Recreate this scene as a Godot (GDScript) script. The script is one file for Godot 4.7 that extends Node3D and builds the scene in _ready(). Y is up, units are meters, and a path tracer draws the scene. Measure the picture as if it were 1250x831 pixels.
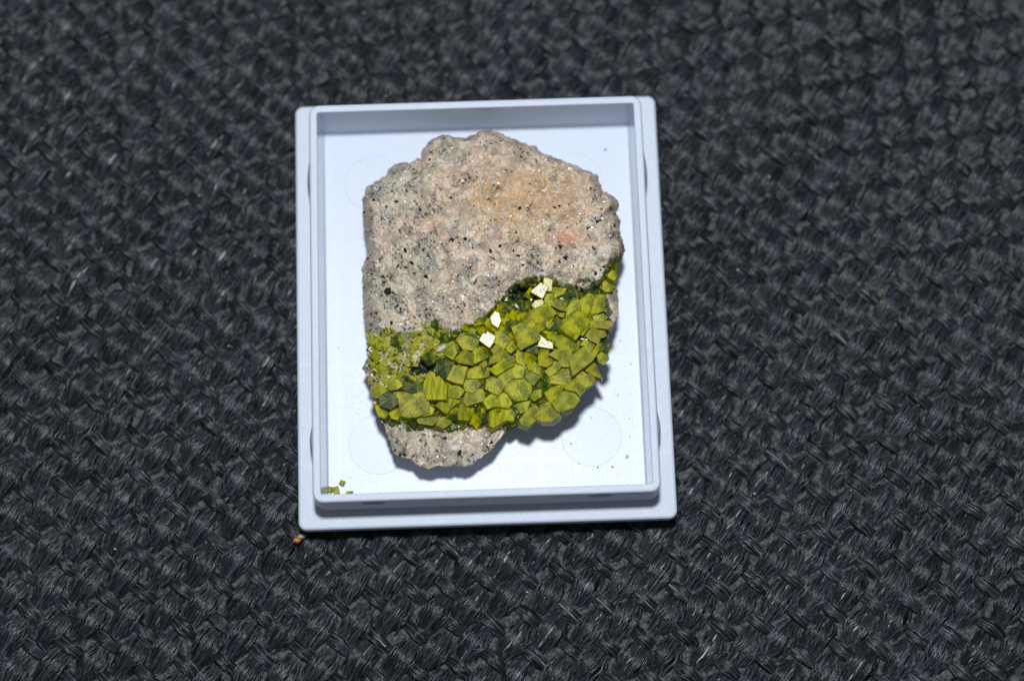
extends Node3D
# A mineral specimen in the base of a small plastic display box on dark woven cloth, lit by a flash held above the lens.
# All builders work in millimetres; MM turns them into metres when a mesh is committed.

const MM := 0.001
const CAMERA_AT := Vector3(0.834, 171.096, 45.001)
const CAMERA_TURN := Vector3(-1.33180, -0.04333, 0.01001)
const WEAVE_ORIGIN := Vector2(0.238, 1.438)
const WEFT_STEP := Vector2(1.5780, -1.9569)   # from one crossing to the next along a fat yarn
const WARP_STEP := Vector2(1.7785, 1.5640)   # likewise along a thin yarn
const CLOTH_LEVEL := -3.25      # middle of the weave
const TRAY_FLOOR := -1.244      # top of the tray's floor; the flange's top is at 0
const RIM_TOP := 3.947
const ROCK_CENTRE := Vector2(0.78, 0.45)
const ROCK_OUTLINE := [[-10.44, -9.56, 3.2], [-10.13, -10.71, 3.2], [-9.08, -11.46, 3.2], [-8.25, -11.83, 3.4], [-8.02, -12.44, 3.4], [-7.26, -12.82, 3.6], [-6.07, -12.93, 3.6], [-5.10, -13.29, 3.6], [-4.93, -13.92, 3.8], [-4.47, -14.46, 4.0], [-3.86, -15.06, 4.0], [-3.04, -15.27, 4.0], [-2.08, -15.16, 4.0], [-0.98, -14.89, 4.0], [-0.60, -15.19, 4.0], [0.15, -15.40, 4.0], [0.68, -15.62, 4.0], [1.49, -15.59, 4.0], [2.37, -15.25, 4.0], [3.24, -14.75, 4.0], [4.34, -14.25, 4.0], [5.43, -13.90, 4.0], [5.86, -13.34, 4.0], [6.73, -13.00, 4.0], [7.97, -12.42, 4.0], [9.05, -11.91, 4.0], [9.99, -11.42, 4.0], [10.79, -11.00, 4.0], [10.98, -10.38, 4.0], [11.10, -9.68, 4.0], [11.89, -9.27, 4.0], [12.45, -8.71, 4.0], [12.65, -8.16, 4.0], [12.32, -7.41, 4.0], [12.65, -6.63, 4.0], [12.59, -5.48, 4.0], [12.84, -4.56, 4.0], [12.96, -3.87, 4.0], [12.62, -2.97, 4.0], [12.22, -2.07, 4.0], [12.03, -1.10, 4.0], [12.18, 0.34, 4.0], [12.12, 1.54, 4.0], [11.86, 2.58, 4.0], [11.22, 3.75, 4.0], [10.75, 4.95, 3.8], [10.34, 6.05, 3.8], [9.57, 7.13, 3.8], [8.23, 8.19, 3.8], [7.53, 9.27, 3.8], [6.35, 10.04, 3.8], [4.89, 10.80, 3.8], [3.45, 11.15, 3.6], [2.57, 11.66, 3.4], [1.90, 11.78, 3.2], [1.36, 12.51, 3.1], [0.68, 13.44, 3.1], [-0.38, 14.19, 3.1], [-1.55, 14.94, 3.0], [-2.08, 15.03, 3.0], [-2.72, 14.81, 3.0], [-3.26, 14.96, 3.0], [-4.01, 14.90, 3.0], [-5.05, 15.09, 3.0], [-6.08, 14.77, 3.0], [-6.47, 14.27, 3.0], [-7.10, 14.01, 3.0], [-7.89, 13.79, 3.0], [-8.37, 12.83, 3.0], [-8.83, 11.17, 3.2], [-9.29, 10.51, 3.6], [-9.63, 9.80, 3.8], [-9.89, 7.70, 3.6], [-10.40, 6.41, 3.2], [-10.68, 5.81, 3.2], [-10.22, 5.05, 3.4], [-10.14, 4.39, 3.4], [-10.26, 3.04, 3.4], [-10.40, 1.86, 3.2], [-10.59, -0.48, 3.2], [-10.49, -1.68, 3.2], [-10.62, -3.05, 3.2], [-10.46, -3.65, 3.2], [-9.93, -4.78, 3.2], [-10.21, -5.86, 3.2], [-10.40, -7.63, 3.2]]
const VEIN_UPPER_EDGE := [[-10.62, 3.18], [-9.19, 3.00], [-7.05, 3.59], [-4.89, 3.00], [-2.39, 3.45], [-0.94, 2.90], [0.16, 2.13], [1.63, 0.84], [3.13, -0.68], [4.22, -1.09], [6.02, -1.03], [7.44, -0.31], [9.02, -0.11], [10.55, -0.58], [11.51, -2.58], [12.40, -3.15], [13.72, -3.48]]
const VEIN_LOWER_EDGE := [[-10.81, 8.20], [-9.74, 8.89], [-9.20, 10.44], [-7.99, 11.14], [-5.86, 11.43], [-3.37, 11.88], [-0.86, 11.67], [2.14, 11.77], [7.65, 13.33], [13.28, 14.96]]
var rng := RandomNumberGenerator.new()
var numbers := {}
var n_broad := noise(11, 0.32, 4)
var n_mid := noise(12, 1.3, 3)
var n_fine := noise(13, 4.0, 2)
var n_grain := cells(14, 1.25, FastNoiseLite.RETURN_CELL_VALUE)
var n_small_grain := cells(15, 2.9, FastNoiseLite.RETURN_CELL_VALUE)
var n_pit := cells(16, 1.7, FastNoiseLite.RETURN_DISTANCE)
var specimen: Node3D
var crystal_looks := {}
var radii := PackedFloat32Array()
var edges := PackedFloat32Array()
const TURNS := 840


func _ready() -> void:
	rng.seed = 20240
	# --- camera, air, flash, exposure
	var cam := Camera3D.new()
	cam.name = "camera"
	cam.keep_aspect = Camera3D.KEEP_HEIGHT
	cam.near = 0.02
	cam.far = 2.0
	var lens := CameraAttributesPhysical.new()
	lens.frustum_focal_length = 69.3
	lens.frustum_focus_distance = 0.1722
	lens.frustum_near = 0.02
	lens.frustum_far = 2.0
	lens.exposure_aperture = 13.0
	cam.attributes = lens
	cam.fov = rad_to_deg(2.0 * atan(12.0 / 69.3))
	cam.position = CAMERA_AT * MM
	cam.rotation = CAMERA_TURN
	add_child(cam)
	var air := WorldEnvironment.new()
	air.name = "room_air"
	var env := Environment.new()
	env.background_mode = Environment.BG_COLOR
	env.background_color = Color(0.34, 0.345, 0.36)
	env.tonemap_mode = Environment.TONE_MAPPER_LINEAR
	env.tonemap_exposure = 1.0
	env.sdfgi_enabled = true
	env.ssao_enabled = true
	env.ssil_enabled = true
	air.environment = env
	add_child(air)
	var flash := OmniLight3D.new()
	flash.name = "camera_flash"
	flash.position = Vector3(0.8, 245.0, -33.0) * MM
	flash.light_energy = 0.0575
	flash.light_color = Color(0.965, 0.985, 1.0)
	flash.light_size = 0.013
	flash.omni_range = 2.0
	flash.omni_attenuation = 2.0
	flash.shadow_enabled = true
	add_child(flash)
	# --- the setting, then the things
	build_cloth()
	build_tray()
	build_specimen()
	build_crumbs()


# ---------------------------------------------------------------- helpers

func noise(number: int, frequency: float, octaves: int) -> FastNoiseLite:
	var n := FastNoiseLite.new()
	n.seed = number
	n.noise_type = FastNoiseLite.TYPE_SIMPLEX_SMOOTH
	n.frequency = frequency
	n.fractal_octaves = octaves
	n.fractal_type = FastNoiseLite.FRACTAL_FBM if octaves > 1 else FastNoiseLite.FRACTAL_NONE
	return n


func cells(number: int, frequency: float, kind: int) -> FastNoiseLite:
	var n := FastNoiseLite.new()
	n.seed = number
	n.noise_type = FastNoiseLite.TYPE_CELLULAR
	n.frequency = frequency
	n.fractal_type = FastNoiseLite.FRACTAL_NONE
	n.cellular_return_type = kind
	n.cellular_jitter = 1.0
	return n


class Shape:
	var at := PackedVector3Array()
	var normals := PackedVector3Array()
	var colors := PackedColorArray()
	var uvs := PackedVector2Array()
	var index := PackedInt32Array()

	func point(p: Vector3, n: Vector3, c := Color.WHITE, uv := Vector2.ZERO) -> int:
		at.append(p)
		normals.append(n)
		colors.append(c)
		uvs.append(uv)
		return at.size() - 1

	func tri(a: int, b: int, c: int) -> void:   # wound so that it faces the way its normals point
		var out_ := normals[a] + normals[b] + normals[c]
		index.append(a)
		if (at[c] - at[a]).cross(at[b] - at[a]).dot(out_) < 0.0:
			index.append(c)
			index.append(b)
		else:
			index.append(b)
			index.append(c)

	func flat(corners: Array, c := Color.WHITE, towards := Vector3.ZERO) -> void:   # a flat face, turned away from «towards»'s opposite
		var n: Vector3 = (corners[2] - corners[0]).cross(corners[1] - corners[0]).normalized()
		if towards != Vector3.ZERO and n.dot(towards) < 0.0:
			n = -n
		var first := at.size()
		for p in corners:
			point(p, n, c)
		for i in range(1, corners.size() - 1):
			tri(first, first + i, first + i + 1)

	func smooth() -> void:   # normals from the faces
		var sum := PackedVector3Array()
		sum.resize(at.size())
		for i in range(0, index.size(), 3):
			var a := index[i]
			var b := index[i + 1]
			var c := index[i + 2]
			var n := (at[c] - at[a]).cross(at[b] - at[a])
			sum[a] += n
			sum[b] += n
			sum[c] += n
		for i in at.size():
			normals[i] = sum[i].normalized()

	func mesh(around := Vector3.ZERO) -> ArrayMesh:
		var scaled := PackedVector3Array()
		scaled.resize(at.size())
		for i in at.size():
			scaled[i] = (at[i] - around) * 0.001
		var a := []
		a.resize(Mesh.ARRAY_MAX)
		a[Mesh.ARRAY_VERTEX] = scaled
		a[Mesh.ARRAY_NORMAL] = normals
		a[Mesh.ARRAY_COLOR] = colors
		a[Mesh.ARRAY_TEX_UV] = uvs
		a[Mesh.ARRAY_INDEX] = index
		var m := ArrayMesh.new()
		m.add_surface_from_arrays(Mesh.PRIMITIVE_TRIANGLES, a)
		return m


func numbered(called: String) -> String:
	var k: int = numbers.get(called, 0)
	numbers[called] = k + 1
	return called if k == 0 else "%s_%03d" % [called, k]


func part(called: String, m: Mesh, look: Material, parent: Node, at := Vector3.ZERO) -> MeshInstance3D:
	var o := MeshInstance3D.new()
	o.name = numbered(called)
	o.mesh = m
	o.material_override = look
	o.position = at * MM
	parent.add_child(o, true)
	return o


func thing(called: String, label: String, category: String, at := Vector3.ZERO) -> Node3D:
	var o := Node3D.new()
	o.name = numbered(called)
	o.position = at * MM
	o.set_meta("label", label)
	o.set_meta("category", category)
	add_child(o, true)
	return o


func picture(kind: int, frequency: float, octaves: int, number: int, stops: Array, size := 512) -> NoiseTexture2D:
	var n := noise(number, frequency, octaves)
	n.noise_type = kind
	var t := NoiseTexture2D.new()
	t.width = size
	t.height = size
	t.seamless = true
	t.noise = n
	if stops.size():
		var g := Gradient.new()
		g.offsets = PackedFloat32Array(stops[0])
		g.colors = PackedColorArray(stops[1])
		t.color_ramp = g
	return t


func triplanar(m: StandardMaterial3D, tile_mm: float) -> void:
	m.uv1_triplanar = true
	m.uv1_triplanar_sharpness = 4.0
	m.uv1_scale = Vector3.ONE * (1000.0 / tile_mm)


# ---------------------------------------------------------------- woven cloth

func build_cloth() -> void:
	var cloth := Node3D.new()
	cloth.name = "woven_cloth"
	cloth.set_meta("kind", "structure")
	cloth.set_meta("label", "coarse charcoal woven cloth under the white box")
	add_child(cloth)
	var fibre := StandardMaterial3D.new()
	fibre.vertex_color_use_as_albedo = true
	fibre.roughness = 0.37
	fibre.metallic_specular = 0.5
	var dust := StandardMaterial3D.new()
	dust.albedo_color = Color(1, 1, 1)
	dust.albedo_texture = picture(FastNoiseLite.TYPE_SIMPLEX, 0.03, 5, 41, [[0.25, 0.5, 0.8], [Color(0.23, 0.245, 0.25), Color(0.315, 0.33, 0.33), Color(0.40, 0.41, 0.405)]])
	dust.roughness = 1.0
	dust.heightmap_enabled = true
	dust.heightmap_scale = 0.012
	dust.heightmap_texture = picture(FastNoiseLite.TYPE_SIMPLEX, 0.06, 4, 42, [])
	triplanar(dust, 9.0)
	var sheet := Shape.new()
	var wide := 300
	for j in 241:
		for i in wide + 1:
			var x := -75.0 + 0.5 * i
			var z := -60.0 + 0.5 * j
			sheet.point(Vector3(x, CLOTH_LEVEL + 0.06 + 0.2 * n_mid.get_noise_2d(x * 0.5, z * 0.5), z), Vector3.UP)
			if i and j:
				var k := j * (wide + 1) + i
				sheet.tri(k - wide - 2, k - wide - 1, k)
				sheet.tri(k - wide - 2, k, k - 1)
	sheet.smooth()
	part("backing_cloth", sheet.mesh(), dust, cloth)
	var fibres := [fibre, fibre.duplicate(), fibre.duplicate()]
	fibres[1].albedo_color = Color(0.9, 0.9, 0.92)
	fibres[2].albedo_color = Color(0.82, 0.83, 0.84)
	var fat: Array[ArrayMesh] = []
	var thin: Array[ArrayMesh] = []
	for v in 4:
		fat.append(yarn(v, WEFT_STEP.length(), 1.0, 34, 4, 1.15, 0.44, 0.37, 0.095, -0.05, 160.0))
		thin.append(yarn(v + 10, WARP_STEP.length(), -1.0, 17, 2, 0.56, 0.34, 0.40, 0.09, 0.04, 160.0))
	var weft_turn := atan2(-WEFT_STEP.y, WEFT_STEP.x)
	var warp_turn := atan2(-WARP_STEP.y, WARP_STEP.x)
	for k in range(-25, 26):
		var o := WEAVE_ORIGIN + WARP_STEP * float(k) + WEFT_STEP * (float(k & 1) + 2.0 * rng.randi_range(-4, 4))
		var y := part("weft_yarn", fat[rng.randi() % 4], fibres[rng.randi() % 3], cloth, Vector3(o.x, CLOTH_LEVEL, o.y) + WEFT_STEP.length() * Vector3(rng.randf_range(-0.08, 0.08), 0, rng.randf_range(-0.08, 0.08)))
		y.rotation.y = weft_turn + rng.randf_range(-0.003, 0.003)
	for m in range(-25, 26):
		var o := WEAVE_ORIGIN + WEFT_STEP * float(m) + WARP_STEP * (float(m & 1) + 2.0 * rng.randi_range(-4, 4))
		var y := part("warp_yarn", thin[rng.randi() % 4], fibres[rng.randi() % 3], cloth, Vector3(o.x, CLOTH_LEVEL, o.y) + WARP_STEP.length() * Vector3(rng.randf_range(-0.08, 0.08), 0, rng.randf_range(-0.08, 0.08)))
		y.rotation.y = warp_turn + rng.randf_range(-0.003, 0.003)


# One yarn along x: a bundle of filaments that rises over one crossing yarn and dips under the next.
func yarn(number: int, pitch: float, rise: float, count: int, strays: int, half_width: float, half_height: float, wave: float, fibre_radius: float, twist: float, length: float) -> ArrayMesh:
	var s := Shape.new()
	var wander := noise(100 + number, 0.16, 2)
	var drift := noise(200 + number, 0.42, 2)
	var lift := noise(300 + number, 1.1, 2)
	var tone := noise(400 + number, 0.5, 2)
	var step := 0.3
	var steps := int(length / step)
	var core := -1
	for i in steps + 1:   # the dark heart of the bundle
		var x := -length * 0.5 + i * step
		var crest := rise * wave * cos(PI * x / pitch)
		var w := half_width * (1.0 + 0.12 * signf(rise) * cos(PI * x / pitch)) * 0.94
		var side := 0.2 * wander.get_noise_2d(x, 0.0)
		var c := Color(0.008, 0.0085, 0.010)
		for u in [-1.0, -0.6, 0.0, 0.6, 1.0]:
			s.point(Vector3(x, crest + half_height * sqrt(1.0 - u * u) - 0.13, side + u * w), Vector3(0, sqrt(1.0 - u * u * 0.8), u * 0.9).normalized(), c)
		if i:
			for j in 4:
				var a := core + (i - 1) * 5 + j
				s.tri(a, a + 1, a + 6)
				s.tri(a, a + 6, a + 5)
		else:
			core = 0
	for f in count + strays:
		var stray := f >= count
		var u0 := -1.0 + 2.0 * (f + 0.5) / count + rng.randf_range(-0.05, 0.05)
		if stray:
			u0 = rng.randf_range(-0.8, 0.8)
		var r := fibre_radius * rng.randf_range(0.5, 0.85) * (0.6 if stray else 1.0)
		var grey := 0.0112 * exp(rng.randf_range(0.0, 2.0)) * (1.0 if stray else 1.0)
		var base := Color(grey * rng.randf_range(0.76, 0.96), grey * 0.98, grey * rng.randf_range(1.06, 1.38))
		var first := s.at.size()
		var spots := PackedVector3Array()
		var ups := PackedVector3Array()
		var turns := PackedInt32Array()
		var slant := twist * (rng.randf_range(-2.5, 2.5) if stray else rng.randf_range(0.7, 1.3))
		for i in steps + 1:
			var x := -length * 0.5 + i * step
			var wave_at := cos(PI * x / pitch)
			var v := u0 + slant * x / half_width + (0.6 if stray else 0.22) * drift.get_noise_2d(x, f * 9.7)
			var u := fposmod(v + 1.0, 2.0) - 1.0
			var w := half_width * (1.0 + 0.12 * signf(rise) * wave_at + 0.16 * wander.get_noise_2d(x * 3.0, 50.0))
			var bulge := sqrt(maxf(0.0, 1.0 - u * u))
			var y := rise * wave * wave_at + half_height * bulge + 0.12 * lift.get_noise_2d(x, u * 8.0) + 0.045 * lift.get_noise_2d(x * 2.0, f * 5.3) + (0.03 if stray else 0.0)
			var z := 0.2 * wander.get_noise_2d(x, 0.0) + u * w * (1.1 if stray else 1.0)
			spots.append(Vector3(x, y, z))
			ups.append(Vector3(0, bulge + 0.25, u * 0.9).normalized())
			turns.append(floori((v + 1.0) / 2.0))
		for i in steps + 1:
			var p := spots[i]
			var way := (spots[mini(i + 1, steps)] - spots[maxi(i - 1, 0)])
			if absf(way.z) > half_width:
				way = Vector3.RIGHT
			way = way.normalized()
			var n := (ups[i] - way * ups[i].dot(way)).normalized()
			var across := way.cross(n)
			var c := base * (1.0 + 0.9 * tone.get_noise_2d(p.x, f * 3.1))
			s.point(p - across * r - n * r * 0.5, (n * 0.6 - across).normalized(), c)
			s.point(p + n * r * 0.35, n, c)
			s.point(p + across * r - n * r * 0.5, (n * 0.6 + across).normalized(), c)
			if i and turns[i] == turns[i - 1]:
				var a := first + (i - 1) * 3
				for j in 2:
					s.tri(a + j, a + j + 1, a + j + 4)
					s.tri(a + j, a + j + 4, a + j + 3)
	return s.mesh()


# ---------------------------------------------------------------- display box base

# A rounded rectangle seen from above: [point, outward direction] for each of its corners' steps.
func loop(half: Vector2, middle: float, radius: float, front := 0) -> Array:
	var out := []
	for q in 4:
		var cx := (half.x - radius) * (1.0 if q == 0 or q == 3 else -1.0)
		var cz := (half.y - radius) * (1.0 if q < 2 else -1.0)
		for k in 9:
			var a := PI / 2 * (q + k / 8.0)
			var d := Vector2(cos(a), sin(a))
			out.append([Vector2(cx, cz + middle) + d * radius, d])
		if q == 0:   # extra points along the straight front edge
			for k in front:
				out.append([Vector2(cx * (1.0 - 2.0 * (k + 1.0) / (front + 1.0)), cz + middle + radius), Vector2(0, 1)])
	return out


# Sweeps a profile round a rounded rectangle. Each profile point is [outset, height, normal outward, normal upward]; null starts a new strip.
func sweep(s: Shape, half: Vector2, middle: float, radius: float, profile: Array, front := 0) -> void:
	var before := -1
	var n := 36 + front
	for row in profile:
		if row == null:
			before = -1
			continue
		var ring := loop(half + Vector2.ONE * row[0], middle, maxf(0.05, radius + row[0]), front)
		var first := s.at.size()
		for e in ring:
			var d: Vector2 = e[1]
			s.point(Vector3(e[0].x, row[1], e[0].y), Vector3(d.x * row[2], row[3], d.y * row[2]).normalized())
		if before >= 0:
			for i in n:
				var j := (i + 1) % n
				s.tri(before + i, before + j, first + j)
				s.tri(before + i, first + j, first + i)
		before = first


func round_edge(outset: float, height: float, r: float, outward: float) -> Array:   # a quarter round from a level top to a wall; «outward» 1 or -1
	var rows := []
	for k in 6:
		var a := PI / 2 * k / 5.0
		rows.append([outset + outward * (r * sin(a) - r), height - r + r * cos(a), outward * sin(a), cos(a)])
	return rows


func lid(s: Shape, half: Vector2, middle: float, radius: float, height: float, up: float) -> void:
	var ring := loop(half, middle, radius)
	var n := Vector3(0, up, 0)
	var c := s.point(Vector3(0, height, middle), n)
	var first := s.at.size()
	for e in ring:
		s.point(Vector3(e[0].x, height, e[0].y), n)
	for i in 36:
		s.tri(c, first + i, first + (i + 1) % 36)


func build_tray() -> void:
	var tray := thing("display_box_base", "pale white plastic display box base, square with a raised rim, holding the green crystal rock", "display box", Vector3(0, TRAY_FLOOR - 1.0, 0))
	var at := -tray.position / MM
	var frosted := StandardMaterial3D.new()
	frosted.albedo_color = Color(0.80, 0.834, 0.898)
	frosted.roughness = 0.42
	frosted.metallic_specular = 0.5
	frosted.heightmap_enabled = true
	frosted.heightmap_scale = 0.0022
	frosted.heightmap_texture = picture(FastNoiseLite.TYPE_SIMPLEX, 0.11, 3, 51, [])
	triplanar(frosted, 9.0)
	var polished := frosted.duplicate() as StandardMaterial3D
	polished.roughness = 0.11
	polished.heightmap_scale = 0.0003
	var satin := frosted.duplicate() as StandardMaterial3D
	satin.roughness = 0.33
	satin.heightmap_scale = 0.0011
	var rim := Vector2(15.0, 18.084)
	# the flange, a slab with rounded edges, open in the middle where the tray hangs through it
	var flange_half := Vector2(16.655, 18.084 + 1.603)
	var flange_middle := 0.166
	var s := Shape.new()
	var rows := [[-2.0, 0.0, 0.0, 1.0]]
	rows.append_array(round_edge(0.0, 0.0, 0.28, 1.0))
	rows.append_array([[0.0, -1.1, 1.0, 0.0], null, [0.0, -1.1, 1.0, 0.0], [-0.12, -1.22, 0.5, -0.7], null, [-0.12, -1.22, 0.0, -1.0], [-2.0, -1.22, 0.0, -1.0]])
	sweep(s, flange_half, flange_middle, 0.75, rows)
	part("flange", s.mesh(), frosted, tray, at)
	# the rim wall: frosted outside and on top, polished inside
	s = Shape.new()
	rows = []
	for k in 32:
		var y := lerpf(0.004, RIM_TOP - 2.0, k / 3.0) if k < 4 else lerpf(RIM_TOP - 2.0, RIM_TOP - 0.22, (k - 3) / 28.0)
		rows.append([0.09 * (1.0 - y / RIM_TOP), y, 1.0, 0.02])
	var top := round_edge(0.0, RIM_TOP, 0.22, 1.0)
	top.reverse()
	rows.append_array(top)
	rows.append_array(round_edge(-0.72, RIM_TOP, 0.13, -1.0))
	sweep(s, rim, 0.0, 0.9, rows, 220)
	for i in s.at.size():   # two lens-shaped slots under the front edge
		var p := s.at[i]
		for x in [-9.82, 9.73]:
			var q := Vector2((p.x - x) / 0.95, (p.y - RIM_TOP + 0.98) / 0.72).length()
			if p.z > 17.9 and q < 1.0 and p.y < RIM_TOP - 0.23:
				p.z -= 0.62 * pow(1.0 - q * q, 0.25)
				s.at[i] = p
	s.smooth()
	var wall := part("rim_wall", s.mesh(), frosted, tray, at)
	s = Shape.new()
	sweep(s, rim, 0.0, 0.9, [[-0.72, RIM_TOP - 0.13, -1.0, 0.03], [-0.88, TRAY_FLOOR + 0.12, -1.0, 0.03], [-0.9, TRAY_FLOOR + 0.05, -0.75, 0.65], [-1.0, TRAY_FLOOR - 0.002, -0.25, 0.95]])
	part("inner_face", s.mesh(), polished, wall)
	# the floor and the underside of the tray
	s = Shape.new()
	lid(s, rim - Vector2.ONE * 0.95, 0.0, 0.3, TRAY_FLOOR, 1.0)
	sweep(s, rim, 0.0, 0.9, [[-0.4, -1.215, 1.0, 0.0], [-0.45, TRAY_FLOOR - 0.96, 1.0, 0.0], null, [-0.45, TRAY_FLOOR - 0.96, 0.0, -1.0], [-4.0, TRAY_FLOOR - 0.96, 0.0, -1.0]])
	lid(s, rim - Vector2.ONE * 4.0, 0.0, 0.5, TRAY_FLOOR - 0.96, -1.0)
	part("tray_floor", s.mesh(), satin, tray, at)
	# round marks that the mould left in the floor
	var brushed := satin.duplicate() as StandardMaterial3D
	brushed.heightmap_scale = 0.0004
	brushed.heightmap_texture = picture(FastNoiseLite.TYPE_SIMPLEX, 0.2, 2, 52, [], 256)
	brushed.uv1_triplanar = false
	brushed.uv1_scale = Vector3(0.22, 3.0, 1.0)
	for spot in [Vector2(-9.55, 12.2), Vector2(9.44, 12.1), Vector2(-9.56, -12.2), Vector2(8.9, -11.75)]:
		s = Shape.new()
		var c := s.point(Vector3(0, 0.02, 0), Vector3.UP)
		for r in [[2.64, 0.02, 0.0], [2.69, -0.01, 1.6], [2.76, -0.03, 0.0]]:
			for k in 64:
				var a := TAU * k / 64.0
				var p := Vector3(cos(a) * r[0], r[1], sin(a) * r[0])
				s.point(p, Vector3(cos(a) * r[2], 1.0, sin(a) * r[2]).normalized(), Color.WHITE, Vector2(p.x * 0.7 - p.z * 0.72, p.x * 0.72 + p.z * 0.7) * 0.4)
		s.uvs[0] = Vector2.ZERO
		for k in 64:
			var l := (k + 1) % 64
			s.tri(c, c + 1 + k, c + 1 + l)
			for r in 2:
				s.tri(1 + r * 64 + k, 1 + r * 64 + l, 65 + r * 64 + l)
				s.tri(1 + r * 64 + k, 65 + r * 64 + l, 65 + r * 64 + k)
		part("mould_mark", s.mesh(), brushed if spot.y > 0.0 else satin, tray, at + Vector3(spot.x, TRAY_FLOOR + 0.006, spot.y))
	# snap bumps on the outside of the rim that hold the lid
	for b in [[-15.0, -11.6, 1.75, PI, 0.42], [-15.0, 12.4, 1.5, PI, 0.42], [15.0, -11.35, 2.0, 0.0, 0.42], [15.0, 12.2, 1.6, 0.0, 0.42]]:
		s = Shape.new()
		var high: float = RIM_TOP - 0.3
		var n := 24
		for r in 12:
			var f := r / 11.0
			for k in n + 1:
				var t := -1.0 + 2.0 * k / n
				s.point(Vector3((1.0 - t * t) * b[4] * sqrt(1.0 - pow(1.0 - minf(f * 1.25, 1.0), 2.0)) - 0.04 + 0.09 * f, high * (1.0 - f) + 0.03, t * b[2]), Vector3(1.0, 0.0, t * 0.5).normalized())
		for r in 11:
			for k in n:
				var a := r * (n + 1) + k
				s.tri(a, a + 1, a + n + 2)
				s.tri(a, a + n + 2, a + n + 1)
		s.smooth()
		var bump := part("snap_bump", s.mesh(), frosted, tray, at + Vector3(b[0], 0, b[1]))
		bump.rotation.y = b[3]


# ---------------------------------------------------------------- the rock

func along(line: Array, x: float) -> float:   # height of a polyline over x
	for i in range(1, line.size()):
		if x <= line[i][0]:
			return lerpf(line[i - 1][1], line[i][1], clampf((x - line[i - 1][0]) / maxf(line[i][0] - line[i - 1][0], 0.001), 0.0, 1.0))
	return line[-1][1]


var upper_table := PackedFloat32Array()
var lower_table := PackedFloat32Array()

func upper(x: float) -> float:
	return upper_table[clampi(int((x + 15.0) * 40.0), 0, 1199)]


func lower(x: float) -> float:
	return lower_table[clampi(int((x + 15.0) * 40.0), 0, 1199)]


func vein_share(x: float, z: float) -> float:   # 1 in the band of green crystals
	var ragged := (0.4 + 0.8 * smoothstep(-2.5, -4.5, x)) * n_mid.get_noise_2d(x, z) + 0.3 * n_fine.get_noise_2d(x, z)
	var left := -9.85 + 0.6 * smoothstep(7.0, 9.5, z) - 1.2 * smoothstep(9.0, 10.2, z)
	return smoothstep(-0.16, 0.16, x - left + ragged) * (1.0 - smoothstep(11.0, 11.3, x + 0.5 * ragged) * smoothstep(-0.9, 0.2, z)) * smoothstep(-0.16, 0.16, z - upper(x) + ragged) * smoothstep(-0.16, 0.16, lower(x) - z + ragged)


# 1 in the deep hollows of the band, where bed and crust are coloured nearly black
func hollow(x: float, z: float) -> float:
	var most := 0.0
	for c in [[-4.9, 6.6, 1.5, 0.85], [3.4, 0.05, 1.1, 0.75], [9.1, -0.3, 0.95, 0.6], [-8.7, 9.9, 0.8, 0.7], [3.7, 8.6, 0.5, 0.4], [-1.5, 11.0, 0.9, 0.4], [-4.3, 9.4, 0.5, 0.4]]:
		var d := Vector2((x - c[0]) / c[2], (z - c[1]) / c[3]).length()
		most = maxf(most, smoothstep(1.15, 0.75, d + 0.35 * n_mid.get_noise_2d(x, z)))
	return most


func outline_tables() -> void:
	for i in 1200:
		upper_table.append(along(VEIN_UPPER_EDGE, -15.0 + i / 40.0))
		lower_table.append(along(VEIN_LOWER_EDGE, -15.0 + i / 40.0))
	var n := ROCK_OUTLINE.size()
	var ways := []
	for p in ROCK_OUTLINE:
		ways.append(atan2(p[1] - ROCK_CENTRE.y, p[0] - ROCK_CENTRE.x))
	for k in TURNS:
		var a := -PI + TAU * k / TURNS
		var ray := Vector2(cos(a), sin(a))
		for i in n:
			var b: float = ways[i]
			var c: float = ways[(i + 1) % n]
			if c < b:
				c += TAU
			var t := a if a >= b else a + TAU
			if t >= b and t < c:
				var p := Vector2(ROCK_OUTLINE[i][0], ROCK_OUTLINE[i][1]) - ROCK_CENTRE
				var q := Vector2(ROCK_OUTLINE[(i + 1) % n][0], ROCK_OUTLINE[(i + 1) % n][1]) - ROCK_CENTRE
				var share := clampf(p.cross(ray) / (p.cross(ray) - q.cross(ray)), 0.0, 1.0)
				var at := p.lerp(q, share)
				var jag := 0.14 * n_mid.get_noise_2d(at.x * 1.1, at.y * 1.1) + 0.09 * n_fine.get_noise_2d(at.x, at.y)
				radii.append(at.length() + jag)
				edges.append(lerpf(ROCK_OUTLINE[i][2], ROCK_OUTLINE[(i + 1) % n][2], share))
				break


func reach(x: float, z: float) -> Vector2:   # (distance to the rock's edge along the ray from its centre, height of that edge)
	var d := Vector2(x, z) - ROCK_CENTRE
	var t := (d.angle() + PI) / TAU * TURNS
	var i := int(t) % TURNS
	var j := (i + 1) % TURNS
	var f := t - floorf(t)
	return Vector2(lerpf(radii[i], radii[j], f) - d.length(), lerpf(edges[i], edges[j], f))


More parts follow.
